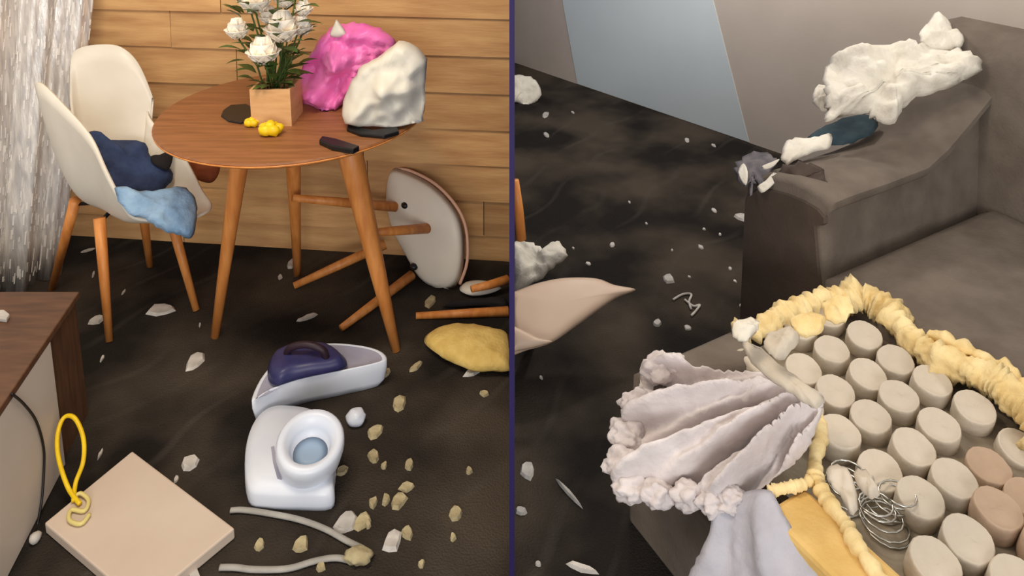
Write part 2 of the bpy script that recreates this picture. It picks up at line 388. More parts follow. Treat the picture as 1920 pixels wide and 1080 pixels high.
tag(obj('rust_cloth', slab([(352, 296), (382, 284), (410, 290), (412, 320), (398, 342), (372, 338), (356, 322)], (-1.1, 2.62, .4), (0, -1, .15), .03, .02, .01, 14, R=6, seed=11), M_rust), 'rust brown cloth hanging between the white chair and the round table', 'cloth')

# ------------------------------------------------------------------ LEFT: things on the table
def on(x, y): return PZ(x, y, TZ)
# flowers in a wooden box
fb = on(520, 236); BY = fb.y + .06; BX = PY(520, 200, BY).x
fp = thing('flower_box', 'white roses and greenery in a square pale wooden box on the table', 'flowers', (BX, BY, TZ))
bw, bh = .062, .118
bo = join(boxw(BX - bw, BX + bw, BY - bw, BY - bw + .008, TZ, TZ + bh), boxw(BX - bw, BX + bw, BY + bw - .008, BY + bw, TZ, TZ + bh),
          boxw(BX - bw, BX - bw + .008, BY - bw + .008, BY + bw - .008, TZ, TZ + bh), boxw(BX + bw - .008, BX + bw, BY - bw + .008, BY + bw - .008, TZ, TZ + bh), boxw(BX - bw + .008, BX + bw - .008, BY - bw + .008, BY + bw - .008, TZ, TZ + .06))
obj('box', bo, M_box, fp, smooth=False)
def rose(c, r, seed):
    R_ = random.Random(seed); V, F = [], []
    for ringi, (cnt, rr, tilt, up) in enumerate(((4, .42, .25, .25), (6, .75, .7, .1), (8, .95, .92, .0))):
        for k in range(cnt):
            a = 2 * math.pi * (k + R_.random() * .3) / cnt + ringi * .5
            dr = Vector((math.cos(a), math.sin(a), 0)); sd = Vector((-dr.y, dr.x, 0)); n_ = len(V)
            for i in range(4):
                t = i / 3
                base = dr * (.12 + rr * math.sin(tilt) * t) + Vector((0, 0, up - .5 + (.9 * math.cos(tilt) + .25) * t - .18 * t * t * (ringi == 2)))
                wd_ = (.28 + .5 * math.sin(math.pi * min(1, t * .72 + .1))) * (.75 if ringi == 0 else 1)
                for s in (-1, -.33, .33, 1): V.append(Vector(c) + (base + sd * s * wd_ * .8 - dr * (s * s) * .22) * r)
            for i in range(3):
                for s in range(3): F.append((n_ + i * 4 + s, n_ + i * 4 + s + 1, n_ + i * 4 + s + 5, n_ + i * 4 + s + 4))
    return V, F
roses = [(478, 4, 27, 0), (445, 58, 20, -.02), (530, 56, 30, -.01), (494, 100, 27, -.05), (566, 52, 19, .03), (569, 18, 16, .04), (534, 2, 17, .04), (505, 32, 18, .05), (458, -28, 22, .02), (520, -35, 24, 0), (556, -25, 18, .03)]
for i, (x, y, r, dy) in enumerate(roses):
    c = PY(x, y, BY + dy)
    f = obj('rose', rose(c, r / 560 * 1.3, i), M_petal, fp); f.modifiers.new('solid', 'SOLIDIFY').thickness = .0012
    obj('stem', tube([(BX + rnd.uniform(-.03, .03), BY + rnd.uniform(-.03, .03), TZ + .055), ((BX + c.x) / 2, (BY + c.y) / 2, (TZ + c.z) / 2 + .03), c - Vector((0, 0, r / 900))], .0028, 6), M_leaf, fp)
def leafvf(c, d, l, w, seed):
    d = Vector(d).normalized(); s = d.cross(Vector((0, 0, 1))); s.normalize(); u = s.cross(d); V, F = [], []
    prof = (0.02, .55, .95, .9, .5, .03)
    for i, p in enumerate(prof):
        t = i / 5; b = Vector(c) + d * l * t - Vector((0, 0, 1)) * l * .25 * t * t
        V += [b - s * w * p + u * w * .25 * p, b, b + s * w * p + u * w * .25 * p]
    for i in range(5):
        for k in range(2): F.append((i * 3 + k, i * 3 + k + 1, i * 3 + k + 4, i * 3 + k + 3))
    return V, F
for i in range(150):
    t = rnd.random(); z = TZ + .10 + .46 * t; sp = .05 + .12 * min(1, t * 1.6)
    a = rnd.uniform(0, 2 * math.pi); rr = rnd.uniform(.2, 1) * sp
    c = (BX - .03 * t + math.cos(a) * rr, BY + math.sin(a) * rr * .8, z)
    obj('leaf', leafvf(c, (math.cos(a), math.sin(a) * .7, rnd.uniform(.1, .9)), rnd.uniform(.05, .085), rnd.uniform(.012, .02), i), M_leaf, fp)
# bags
pk = on(610, 228)
tag(obj('pink_bag', slab([(604, 228), (575, 205), (560, 165), (565, 130), (590, 90), (618, 52), (650, 44), (690, 46), (728, 62), (744, 88), (735, 130), (690, 160), (650, 190), (628, 222)], (0, pk.y + .15, TZ), (0, -1, .12), .06, .06, .075, 15, R=14, seed=21, rag=5, zmin=TZ + .001), M_pink), 'crumpled bright pink bag on the table behind the white bag', 'bag')
tag(obj('paper_tip', slab([(618, 66), (626, 46), (631, 36), (640, 48), (650, 64), (638, 70), (626, 70)], (0, pk.y + .06, TZ), (0, -1, .3), .01, .012, .004, 20, R=4, per=3, seed=4), M_bag), 'small pinkish white paper tip sticking out of the pink bag', 'paper')
wb = on(720, 246)
tag(obj('white_bag', slab([(648, 226), (642, 200), (656, 160), (680, 122), (706, 108), (748, 78), (776, 84), (800, 112), (797, 160), (795, 205), (790, 244), (755, 248), (720, 246), (680, 240)], (0, wb.y + .05, TZ), (0, -1, .1), .06, .045, .055, 9, R=14, seed=31, rag=4, zmin=TZ + .0125), M_bag), 'crumpled white plastic bag standing at the right end of the table', 'bag')
def flat_on(outline, z, h, m, name, label, cat, bev=.003, per=1, xmax=None, xmin=None, parent=None):
    top = [PZ(x, y, z + h) for x, y in outline]
    if xmax is not None:
        for p in top: p.x = min(p.x, xmax)
    if xmin is not None:
        for p in top: p.x = max(p.x, xmin)
    ar = sum(top[i].x * top[(i + 1) % len(top)].y - top[(i + 1) % len(top)].x * top[i].y for i in range(len(top)))
    if ar < 0: top = top[::-1]
    bot = [Vector((p.x, p.y, z)) for p in top]
    o = obj(name, rings([bot, top]), m, parent, smooth=False)
    if bev: bevel(o, bev)
    if label: tag(o, label, cat)
    return o
flat_on([(604, 254), (630, 259), (674, 273), (662, 280), (622, 273), (598, 262)], TZ, .016, M_black, 'remote_control', 'dark remote control lying near the right front edge of the table', 'remote')
flat_on([(652, 232), (700, 243), (745, 236), (748, 246), (720, 254), (676, 250), (650, 240)], TZ, .012, M_black, 'dark_tray', 'flat black tray under the white bag on the table', 'tray')
flat_on([(418, 206), (432, 196), (462, 194), (480, 204), (478, 220), (452, 230), (428, 226), (414, 216)], TZ, .006, M_black, 'dark_patch', 'flat dark patch on the table left of the flower box', 'plate')  # thin dark piece set on the tabletop
def petals(x, y, r, name, label):
    c = on(x, y); V, F = [], []
    parts = [blob(c + Vector((math.cos(a) * r * .6, math.sin(a) * r * .6, r * .55)), (r * .6, r * .5, r * .5), .25, 2, 2, k, zmin=TZ) for k, a in enumerate((0.3, 1.6, 2.8, 4.1, 5.4))] + [blob(c + Vector((0, 0, r * .9)), (r * .5, r * .5, r * .45), .2, 2, 2, 9)]
    tag(obj(name, join(*parts), M_yellow), label, 'flower')
petals(508, 252, .033, 'yellow_blossom', 'larger yellow blossom lying in front of the wooden flower box')
petals(473, 236, .022, 'yellow_blossom', 'smaller yellow blossom lying at the left corner of the flower box')

# ------------------------------------------------------------------ LEFT: fallen chair behind the table
fn = Vector((-.55, -.80, .18)).normalized(); fpt = PZ(835, 540, 0) + Vector((0, 0, 0))
fc = thing('fallen_chair', 'toppled white chair behind the table, legs pointing to the left', 'chair', (fpt.x, fpt.y, 0))
outl = [(732, 318), (764, 322), (812, 348), (850, 388), (868, 430), (870, 490), (856, 534), (826, 546), (792, 524), (764, 478), (738, 428), (725, 370)]
obj('seat_shell', slab(outl, fpt, fn, .055, -.035, .0, R=12, zmin=.002, xmax=XL), M_white, fc)
rimp = [PP(x + 2, y, fpt - fn * .006, fn) for x, y in [(735, 316), (766, 320), (814, 345), (853, 386), (872, 430), (874, 490), (860, 532)]]
obj('rim', tube(catmull(rimp, 5), .006, 8), mat('rim_pink', (222, 176, 150), None, 8, .5), fc)
def onsh(x, y): return PP(x, y, fpt + fn * .045, fn)
for hx, hy, tip in ((772, 516, PZ(640, 615, .012)), (722, 458, PZ(551, 536, .012)), (803, 428, PY(700, 436, 2.35)), (742, 388, PY(549, 371, 2.44))):
    h = onsh(hx, hy)
    obj('leg', tube([tip, tip.lerp(h, .5), h], [.0125, .017, .019], 12), M_legwood, fc)
for x, y in ((800, 428), (776, 500), (760, 385)):
    obj('leg_socket', blob(onsh(x, y), (.016, .016, .013), .1, 2, 2, 1), M_black, fc)
obj('backrest', slab([(862, 544), (880, 552), (908, 551), (940, 541), (930, 532), (896, 528), (868, 532)], (0, 0, .02), (0, 0, 1), .018, .018, .0, R=5, zmin=.001, xmax=XL), M_white, fc)
# loose legs by the divider
tag(obj('loose_chair_leg', tube([PZ(780, 592, .014), PZ(870, 588, .014), PZ(953, 584, .014)], [.011, .015, .018], 12), M_legwood), 'loose orange wooden chair leg lying flat just above the golden cushion', 'chair leg')
tag(obj('loose_chair_leg', tube([PZ(884, 542, .06), PZ(918, 534, .058), PZ(952, 524, .056)], [.012, .015, .017], 12), M_legwood), 'loose orange wooden chair leg lying against the plank wall', 'chair leg')
tag(obj('black_cloth', slab([(828, 576), (860, 566), (900, 561), (935, 560), (952, 564), (950, 576), (915, 572), (870, 574)], (0, 0, .01), (0, 0, 1), .018, .01, .006, 20, R=5, zmin=.001, xmax=XL), M_blackcloth), 'black cloth on the carpet between the two loose chair legs', 'cloth')
# golden cushion
tag(obj('golden_cushion', slab([(795, 640), (808, 622), (845, 612), (890, 612), (930, 622), (957, 632), (962, 690), (930, 694), (890, 694), (850, 680), (815, 660)], (0, 0, .03), (0, 0, 1), .04, .029, .008, 14, R=9, zmin=.001, xmax=XL), M_gold), 'flat golden yellow cushion lying on the carpet at the divider', 'cushion')

# ------------------------------------------------------------------ LEFT: low cabinet
def cx(y): return -1.2 - (y - 1.72) * .17
cb = thing('low_cabinet', 'low brown cabinet with a cream side panel at the left edge', 'cabinet', (-1.5, 1.4, 0))
H_ = .39
def cabx(y0, y1, off0, off1, z0, z1):
    return quadbox([(off0 if off0 < -1.5 else cx(y0) + off0, y0, z0), (cx(y0) + off1, y0, z0), (cx(y1) + off1, y1, z0), (off0 if off0 < -1.5 else cx(y1) + off0, y1, z0),
                    (off0 if off0 < -1.5 else cx(y0) + off0, y0, z1), (cx(y0) + off1, y0, z1), (cx(y1) + off1, y1, z1), (off0 if off0 < -1.5 else cx(y1) + off0, y1, z1)])
obj('body', cabx(.9, 1.90, -1.95, -.012, 0, H_ - .02), M_brown, cb, smooth=False)
bevel(obj('cabinet_top', cabx(.89, 1.905, -1.96, 0, H_ - .02, H_), M_brown, cb, smooth=False), .003)
bevel(obj('side_panel', cabx(.9, 1.72, -.012, -.001, .002, H_ - .021), M_cream, cb, smooth=False), .002)
def onside(x, y, off=.004):
    return PP(x, y, (cx(1.72) + off, 1.72, 0), (1, .17, 0))
tag(obj('black_cable', tube(catmull([onside(x, y) for x, y in [(22, 738), (45, 758), (68, 790), (82, 840), (82, 890), (78, 940), (70, 985)]] + [PZ(66, 1000, .006)], 5), .003, 8), M_black), 'thin black cable hanging down the cream cabinet side', 'cable')
tag(obj('cable_plug', blob(PZ(66, 1008, .012), (.012, .016, .012), .15, 2, 2, 3, zmin=.001), M_chip), 'small whitish plug at the end of the black cable', 'plug')
tag(flat_on([(-6, 580), (8, 580), (18, 588), (12, 598), (-4, 596)], H_, .012, M_chip, 'paper_scrap', None, None), 'small pale scrap lying on the brown cabinet top', 'scrap')

# ------------------------------------------------------------------ LEFT: board, cable loop
bd = [(70, 988), (248, 845), (440, 990), (290, 1150)]
tb_ = [PZ(x, y, .03) for x, y in bd]
tb_[0] = Vector((-1.13, 1.52, .03)); tb_[3] = Vector((-.80, 1.325, .03))
bt = [Vector((p.x, p.y, .001)) for p in tb_]
bo = obj('beige_board', rings([bt[::-1], tb_[::-1]]), M_board, smooth=False); bevel(bo, .004)
tag(bo, 'rectangular beige board lying flat on the carpet beside the cabinet', 'board')
loop = [PZ(150, 945, .038), PZ(128, 915, .05), PZ(110, 860, .10), PZ(108, 815, .14), PZ(120, 783, .16), PZ(140, 784, .16), PZ(156, 820, .13), PZ(156, 865, .09), PZ(142, 905, .05), PZ(138, 940, .038)]
yl = thing('yellow_cable', 'loop of yellow cable standing up beside the beige board', 'cable', (loop[0].x, loop[0].y, .03))
obj('loop', tube(catmull(loop, 6), .0055, 10), M_yellow, yl)
obj('tangle', tube(catmull([PZ(136, 938, .037), PZ(150, 925, .04), PZ(166, 938, .037), PZ(158, 958, .037), PZ(134, 956, .037), PZ(130, 975, .037), PZ(152, 982, .037), PZ(168, 964, .037)], 5), .005, 8), mat('yellow_faded', (222, 206, 130), None, 9, .6), yl)

# ------------------------------------------------------------------ LEFT: white and navy appliance pieces
def px_ring(pts, z, per=4): return [PZ(p.x, p.y, z) for p in catmull([(x, y, 0) for x, y in pts], per, True)]
a1 = PZ(600, 760, 0)
ap = thing('toppled_iron', 'white and navy boat-shaped appliance part tipped on the carpet', 'appliance', a1)
rimpx = [(472, 752), (500, 735), (560, 714), (640, 697), (700, 684), (725, 674), (712, 658), (670, 648), (612, 645), (560, 656), (520, 676), (488, 712)]
top = px_ring(rimpx, .085); cen = sum(top, Vector()) / len(top)
def sc_(r, k, z): return [Vector((cen.x + (p.x - cen.x) * k, cen.y + (p.y - cen.y) * k, z)) for p in r]
obj('hull', rings([sc_(top, .88, .002), sc_(top, .96, .02), sc_(top, 1.0, .06), top, sc_(top, .97, .089), sc_(top, .93, .086)], True, False), M_appl, ap)
obj('grey_top', rings([sc_(top, .93, .0862), sc_(top, .8, .082), sc_(top, .3, .084)], False, True), M_applg, ap)
obj('navy_tank', slab([(503, 712), (504, 680), (520, 662), (560, 650), (610, 652), (642, 666), (648, 688), (600, 702), (550, 712), (520, 722)], (0, 0, .095), (0, 0, 1), .035, .012, .006, 16, R=7, seed=3, expo=5), M_appln, ap)
obj('handle', tube(catmull([PZ(536, 668, .115), PZ(545, 652, .15), PZ(575, 646, .165), PZ(605, 656, .15), PZ(612, 674, .115)], 5), .011, 10), mat('maroon_black', (44, 26, 36), None, 8, .5), ap)
a2 = PZ(550, 940, 0)
ab = thing('white_steamer', 'white rounded plastic base with a hollow tilted collar on top', 'appliance', a2)
basepx = [(466, 945), (460, 880), (472, 825), (500, 792), (540, 785), (600, 800), (630, 860), (628, 920), (622, 955), (560, 958), (500, 956)]
r0 = px_ring(basepx, .0015); cen = sum(r0, Vector()) / len(r0)
obj('base_plate', rings([sc_(r0, .99, .0015), sc_(r0, 1, .015), sc_(r0, .99, .04), sc_(r0, .95, .052), sc_(r0, .75, .06), sc_(r0, .3, .062)]), M_appl, ab)
cpx = PZ(582, 862, .06); ax = Vector((.10, -.20, .97)).normalized(); e1 = ax.cross(Vector((0, 1, 0))).normalized(); e2 = ax.cross(e1)
def lathe(c, ax, e1, e2, prof, seg=40, sx=1, sy=1): return rings([[Vector(c) + ax * h + (e1 * math.cos(2 * math.pi * k / seg) * sx + e2 * math.sin(2 * math.pi * k / seg) * sy) * r for k in range(seg)] for r, h in prof], True, True)
obj('collar', lathe(cpx, ax, e1, e2, [(.07, -.02), (.08, .02), (.086, .05), (.085, .07), (.078, .08), (.062, .076), (.05, .05), (.044, .025)], sx=1.0, sy=1.05), M_appl, ab)
obj('collar_inside', lathe(cpx + ax * .0252, ax, e1, e2, [(.0442, 0), (.02, .002)], 32), mat('blue_grey_inside', (150, 172, 196), None, 8, .5), ab)
sl = flat_on([(508, 838), (514, 836), (522, 880), (528, 898), (520, 896), (512, 868)], .059, .004, M_applg, 'slot', None, None, 0)
sl.parent = ab; sl.location = sl.location - ab.location
tag(obj('plastic_lump', blob(PZ(667, 782, .022), (.028, .026, .024), .15, 1.6, 3, 2, zmin=.001), M_appl), 'small white plastic knob beside the collar of the appliance', 'knob')
tag(obj('extension_cord', tube(catmull([PZ(x, y, .007) for x, y in [(432, 957), (455, 956), (500, 962), (560, 974), (610, 992), (650, 1014), (690, 1036), (672, 1052), (630, 1046), (590, 1052), (540, 1066), (480, 1068), (440, 1064), (412, 1064)]], 6), .0075, 10, flat=.7), M_cord), 'pale grey cord looping over the carpet below the appliance base', 'cord')
flat_on([(352, 1068), (366, 1056), (380, 1092), (362, 1100)], .001, .006, M_chip, 'white_tag', 'small white tag at the lower edge of the beige board', 'tag', .001)

# ------------------------------------------------------------------ LEFT: debris
def shard(x, y, w, h, ang, m, name, label, cat, group=None, thick=.008, seed=0, xmin=None, xmax=None, z=0.0005):
    R_ = random.Random(seed * 13 + int(x)); c = PZ(x, y, 0); d_ = (c - EYE).length; k = d_ / FPX * 1.05
    sy = 1 / max(.3, (CAMH / d_)); a = math.radians(-ang); n = 8; low, up = [], []
    for i in range(n):
        t = 2 * math.pi * i / n; rr = R_.uniform(.75, 1.15)
        px_, py_ = math.cos(t) * w / 2 * k * rr, math.sin(t) * h / 2 * k * rr
        q = Vector((c.x + px_ * math.cos(a) - py_ * math.sin(a), c.y + (px_ * math.sin(a) + py_ * math.cos(a)) * sy, z))
        if xmin is not None: q.x = max(xmin, q.x)
        if xmax is not None: q.x = min(xmax, q.x)
        low.append(q); up.append(Vector((c.x + (q.x - c.x) * .8, c.y + (q.y - c.y) * .8, z + thick * R_.uniform(.7, 1.3))))
    o = obj(name, rings([low, up]), m, smooth=False)
    return tag(o, label, cat, group)
shard(366, 680, 26, 22, 30, M_chip, 'white_chip', 'bright white chip on the bare dark carpet under the table', 'debris', seed=1)
shard(302, 582, 46, 14, 2, M_chip, 'grey_strip', 'flat grey strip on the carpet between chair and table legs', 'debris', seed=2)
shard(182, 601, 22, 12, 0, M_chip, 'grey_scrap', 'small grey scrap on the carpet left of the front chair leg', 'debris', seed=3)
shard(356, 868, 24, 18, 20, M_chip, 'white_chip', 'white chip on the carpet right of the beige board corner', 'debris', seed=4)
shard(647, 980, 34, 30, -60, M_chip, 'white_flake', 'largest white flake on the carpet right of the appliance base', 'debris', seed=5)
shard(735, 1015, 28, 26, -40, M_chip, 'white_flake', 'bright white flake near the bottom, right of the cord', 'debris', seed=6)
tag(obj('foam_lump', blob(PZ(672, 1042, .012), (.034, .022, .016), .3, 2, 3, 6, zmin=.001), M_crumb), 'large yellowish foam lump at the right end of the grey cord', 'debris')
shard(887, 699, 30, 10, -20, M_chip, 'white_flake', 'thin white flake at the lower edge of the golden cushion', 'debris', seed=8)
shard(575, 597, 30, 7, -18, M_chip, 'white_flake', 'thin white flake between the table legs', 'debris', seed=9)
shard(547, 495, 16, 16, 60, M_chip, 'white_flake', 'white flake at the foot of the rear table leg', 'debris', seed=10)
shard(807, 566, 20, 18, 0, M_crumb, 'foam_crumb', 'pale crumb beside the toppled white chair', 'debris', seed=11)
for i, (x, y, w, h) in enumerate([(748, 759, 22, 24), (703, 811, 24, 18), (700, 858, 24, 16), (767, 873, 14, 14), (763, 915, 24, 12), (747, 940, 26, 22), (700, 944, 14, 16), (680, 978, 18, 24), (764, 1000, 18, 20), (487, 1022, 13, 14), (564, 1024, 22, 20), (855, 964, 22, 18), (780, 689, 28, 9), (642, 884, 18, 14), (724, 938, 12, 14), (602, 1064, 14, 12), (720, 875, 10, 8), (690, 985, 10, 8), (880, 885, 10, 12), (908, 740, 14, 8), (725, 700, 10, 14), (790, 1060, 10, 8), (850, 1010, 9, 8)]):
    shard(x, y, w, h, rnd.uniform(-60, 60), M_crumb, 'foam_crumb', 'small pale foam crumb on the carpet right of the appliance', 'debris', 'foam crumbs around the appliance', seed=20 + i)
for i, (x, y, w, h) in enumerate([(192, 672, 14, 5), (232, 548, 12, 5), (188, 852, 16, 5), (375, 610, 10, 5), (165, 470, 6, 26), (175, 515, 18, 4), (525, 520, 14, 8), (330, 900, 12, 8), (378, 985, 10, 6)]):
    shard(x, y, w * .75, h * .75, rnd.uniform(40, 80), M_chip, 'white_sliver', 'tiny white sliver on the dark carpet around the chair legs', 'debris', 'white slivers by the chair', thick=.004, seed=60 + i)
# long dark-tiled motif strokes of the carpet are in its material

# ------------------------------------------------------------------ RIGHT: sofa
O = Vector((.671, 1.827, 0)); D = Vector((.874, .488, 0)).normalized(); E_ = Vector((D.y, -D.x, 0))
def S(u, v, z): return O + D * u + E_ * v + Vector((0, 0, z))
def sbox(u0, u1, v0, v1, z0, z1): return quadbox([S(u0, v0, z0), S(u0, v1, z0), S(u1, v1, z0), S(u1, v0, z0), S(u0, v0, z1), S(u0, v1, z1), S(u1, v1, z1), S(u1, v0, z1)])
sf = thing('slashed_sofa', 'taupe suede sofa with its seat slashed open over rows of springs', 'sofa', S(.4, .5, 0))
VMAX = 1.35
bevel(obj('base', sbox(-.47, 1.06, .05, VMAX, .0, .235), M_sofa, sf, smooth=False), .012)
# seat cover left in place, soft box with gentle waves
def softtop(u0, u1, v0, v1, z0, z1, nu=24, nv=40, amp=.008, rnd_=.03):
    V, F = [], []
    def edge(a, lo, hi): return min(1, min(a - lo, hi - a) / rnd_)
    for i in range(nu + 1):
        for j in range(nv + 1):
            u, v = u0 + (u1 - u0) * i / nu, v0 + (v1 - v0) * j / nv
            k = max(0, edge(u, u0, u1)) ; k2 = max(0, edge(v, v0, v1)); kk = min(k, k2)
            V.append(S(u, v, z1 - rnd_ * .6 * (1 - math.sqrt(max(0, 1 - (1 - kk) ** 2))) + amp * fbm((u, v, 0), 5, 2) * kk))
    n = nv + 1
    for i in range(nu):
        for j in range(nv): F.append((i * n + j, i * n + j + 1, (i + 1) * n + j + 1, (i + 1) * n + j))
    ring = [j for j in range(n)] + [(i) * n + nv for i in range(1, nu + 1)] + [nu * n + j for j in range(nv - 1, -1, -1)] + [i * n for i in range(nu - 1, 0, -1)]
    b0 = len(V)
    for r in ring: q = V[r].copy(); q.z = z0; V.append(q)
    m = len(ring)
    for k in range(m): F.append((ring[(k + 1) % m], ring[k], b0 + k, b0 + (k + 1) % m))
    F.append(tuple(b0 + k for k in range(m)))
    return V, F
obj('seat_cushion', softtop(.235, 1.06, .035, VMAX, .23, .44), M_sofa, sf)
obj('seat_corner', softtop(-.465, -.14, .05, .16, .23, .415, 12, 6, .003, .02), M_sofa, sf)
# arm: a loft along the depth of the sofa, rising into the back
PROF = [(-.32, 0), (-.325, .30), (-.33, .50), (-.318, .56), (-.28, .60), (-.22, .625), (-.15, .64), (-.08, .645), (-.03, .64), (-.004, .625), (-.002, .606), (-.015, .592), (-.036, .582), (-.032, .555), (-.015, .46), (.012, .34), (.03, .2), (.03, 0)]
R_ = []
us = [.285, .29, .31, .36, .45, .55, .65, .75, .85, .95, 1.05, 1.15, 1.25, 1.33]
for u in us:
    k = max(0, min(1, (u - .70) / .6)); rise = .27 * k * k * (3 - 2 * k); sh = {.285: .93, .29: .97}.get(u, 1)
    R_.append([S(u, -.15 + (v + .15) * sh + .0 * k, (z if z < .35 else .35 + (z - .35) * sh + rise * min(1, (z - .35) / .15) + .006 * nz((u * 9, v * 9, 1)))) for v, z in PROF])
arm = obj('arm', rings(R_), M_sofa, sf); sharp(arm, 50)
obj('arm_front_panel', rings([[S(.276, -.15 + (v + .15) * .90, z * .91 + .008) for v, z in PROF], [S(.289, -.15 + (v + .15) * .94, z * .925) for v, z in PROF]]), mat('taupe_suede_shaded', (88, 75, 65), (78, 66, 57), 10, .92, bump=.15, bscale=110), sf, smooth=False)  # same suede as the sofa, the front's shade put into its colour
# back
BP = [(1.06, .2), (1.05, .45), (1.065, .74), (1.09, .91), (1.13, 1.0), (1.2, 1.03), (1.28, 1.0), (1.335, .9), (1.35, .6), (1.35, 0), (1.06, 0)]
obj('backrest', rings([[S(u if z else u, v, z * (1 if z < .5 else .5 + .5 * s_ / 1) if s_ < 1 else z) for u, z in BP] for v, s_ in ((-.26, .9), (-.245, .96), (-.20, 1), (.1, 1), (.5, 1), (1.0, 1), (VMAX, 1))]), M_sofa, sf)
# spring core
sp = obj('spring_core', sbox(-.37, .25, .08, VMAX - .03, .22, .352), M_felt, sf, smooth=False)
def pocket(R=.0425, H=.06, seg=22, seed=0):
    prof = [(.92, 0), (1.0, .3), (1.01, .6), (1.0, .88), (.985, .95), (.95, .99), (.90, .985), (.85, .96), (.5, .965), (.15, .97)]
    return rings([[Vector((math.cos(2 * math.pi * k / seg) * r * R * (1 + .03 * nz((k * .5, h * 3, seed))), math.sin(2 * math.pi * k / seg) * r * R * (1 + .03 * nz((k * .5, h * 3, seed + 5))), h * H + .003 * nz((k * .4, r * 3, seed)))) for k in range(seg)] for r, h in prof])
PM, PB = [], []
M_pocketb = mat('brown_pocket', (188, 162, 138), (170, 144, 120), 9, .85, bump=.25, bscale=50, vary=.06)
for k in range(4):
    V, F = pocket(seed=k * 7); PM.append(mesh('pocket_spring', V, F, M_pocket)); PB.append(mesh('pocket_spring', V, F, M_pocketb))
us_, vs_ = [-.295, -.187, -.080, .035, .146], [.115, .213, .306, .398, .490, .580, .664, .748, .835, .925, 1.015]
broken = {(0, 4), (0, 5)}; skip = {(0, 0), (0, 1), (0, 2), (0, 3), (1, 0), (1, 1), (2, 0)}
so_ = origin_of(sp)
for i, u in enumerate(us_):
    for j, v in enumerate(vs_):
        if (i, j) in skip or (i, j) in broken: continue
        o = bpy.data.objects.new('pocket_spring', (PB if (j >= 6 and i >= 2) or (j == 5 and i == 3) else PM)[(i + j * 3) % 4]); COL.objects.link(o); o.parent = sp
        z = .352 - .004 + rnd.uniform(-.006, .004)
        if j >= 5 and i >= 3: z -= .03
        o.location = S(u + rnd.uniform(-.006, .006), v + rnd.uniform(-.006, .006), z) - so_
        ti = Vector((rnd.uniform(-.12, .04), rnd.uniform(-.36, -.16), 1)); o.rotation_euler = ti.to_track_quat('Z', 'Y').to_euler()
# bare coils where the pockets are torn
for (u, v, tl) in ((-.285, .485, (.25, -.1)), (-.262, .572, (-.2, -.25)), (-.23, .53, (.1, .3))):
    pts = []
    for k in range(70):
        t = k / 69; a = t * 2 * math.pi * 4.5; r = .036 + .006 * math.sin(t * 6)
        pts.append(S(u + math.cos(a) * r + tl[0] * t * .1, v + math.sin(a) * r + tl[1] * t * .1, (.35 + .06 * t)))
    obj('bare_coil', tube(pts, .0022, 6), M_steel, sp)
for k, (pl, zz) in enumerate(((([1550, 880], [1575, 872], [1600, 900], [1608, 950], [1596, 965], [1574, 930], [1556, 905]), .385), (([1600, 885], [1622, 880], [1638, 905], [1650, 930], [1630, 935], [1612, 915]), .39))):
    obj('torn_pocket', slab(pl, (0, 0, zz), (-.2, -.2, 1), .012, .006, .012, 30, R=6, seed=k, rag=5), M_pocket, sp)
# torn foam edges
def ragged(pts, r, m, name, seed, flat=1.0, amp=.55, sc=22, seg=24, per=14, zmin=None):
    P = catmull(pts, per); n = len(P)
    Rr = [r * (.85 + .5 * nz((i * .35, seed, 0)) + .25 * nz((i * .9, seed, 4))) * (.35 if i in (0, n - 1) else 1) for i in range(n)]
    def nf(q, i, k, p):
        q = p + (q - p) * (1 + amp * fbm(q + Vector((seed, 0, 0)), sc, 3))
        if zmin is not None: q.z = max(q.z, zmin)
        return q
    return obj(name, tube(P, Rr, seg, flat, nf), m, sf)
ragged([S(.17, .12, .415), S(.235, .14, .43), S(.25, .20, .43), S(.225, .28, .425), S(.20, .34, .42), S(.205, .42, .425), S(.215, .50, .425), S(.20, .58, .42), S(.17, .66, .41), S(.16, .80, .41), S(.17, 1.0, .41), S(.18, 1.25, .41)], .041, M_foam, 'torn_foam_edge', 3)
ragged([S(.235, .33, .44), S(.25, .42, .445), S(.255, .52, .442), S(.24, .62, .44), S(.235, .80, .44), S(.24, 1.0, .44)], .022, M_foam, 'torn_foam_edge', 8)
ragged([S(-.15, .07, .405), S(-.08, .085, .415), S(0, .08, .42), S(.08, .09, .425), S(.15, .10, .43), S(.22, .13, .43)], .03, M_foam, 'torn_foam_edge', 14)
ragged([S(-.19, .11, .40), S(-.20, .17, .40), S(-.185, .25, .395), S(-.17, .30, .39)], .014, M_pocket, 'torn_lining_edge', 17)
ragged([S(-.19, .355, .40), S(-.25, .40, .41), S(-.335, .455, .415), S(-.36, .50, .415), S(-.385, .57, .415), S(-.415, .65, .415), S(-.43, .75, .415), S(-.44, .95, .415)], .017, M_foam, 'torn_foam_edge', 23, amp=.3)
# wraps of torn lining over the far springs
for k, pl in enumerate([[(1375, 605), (1400, 596), (1424, 602), (1418, 622), (1396, 642), (1376, 636)], [(1432, 640), (1446, 622), (1480, 618), (1500, 630), (1488, 656), (1460, 672), (1440, 664)], [(1480, 600), (1512, 585), (1545, 592), (1548, 612), (1520, 632), (1490, 626)], [(1540, 570), (1568, 558), (1596, 562), (1600, 588), (1572, 606), (1548, 596)]]):
    obj('torn_lining', slab(pl, (0, 0, .425), (-.15, -.25, 1), .010, .010, .016, 30, R=8, seed=40 + k, rag=7), (M_batt, M_pocket, M_foam, M_foam)[k], sf)
# front rail of foam with the cover pulled off
bevel(obj('front_foam', sbox(-.478, -.37, .46, VMAX - .02, .236, .408), M_foamt, sf, smooth=False), .01)
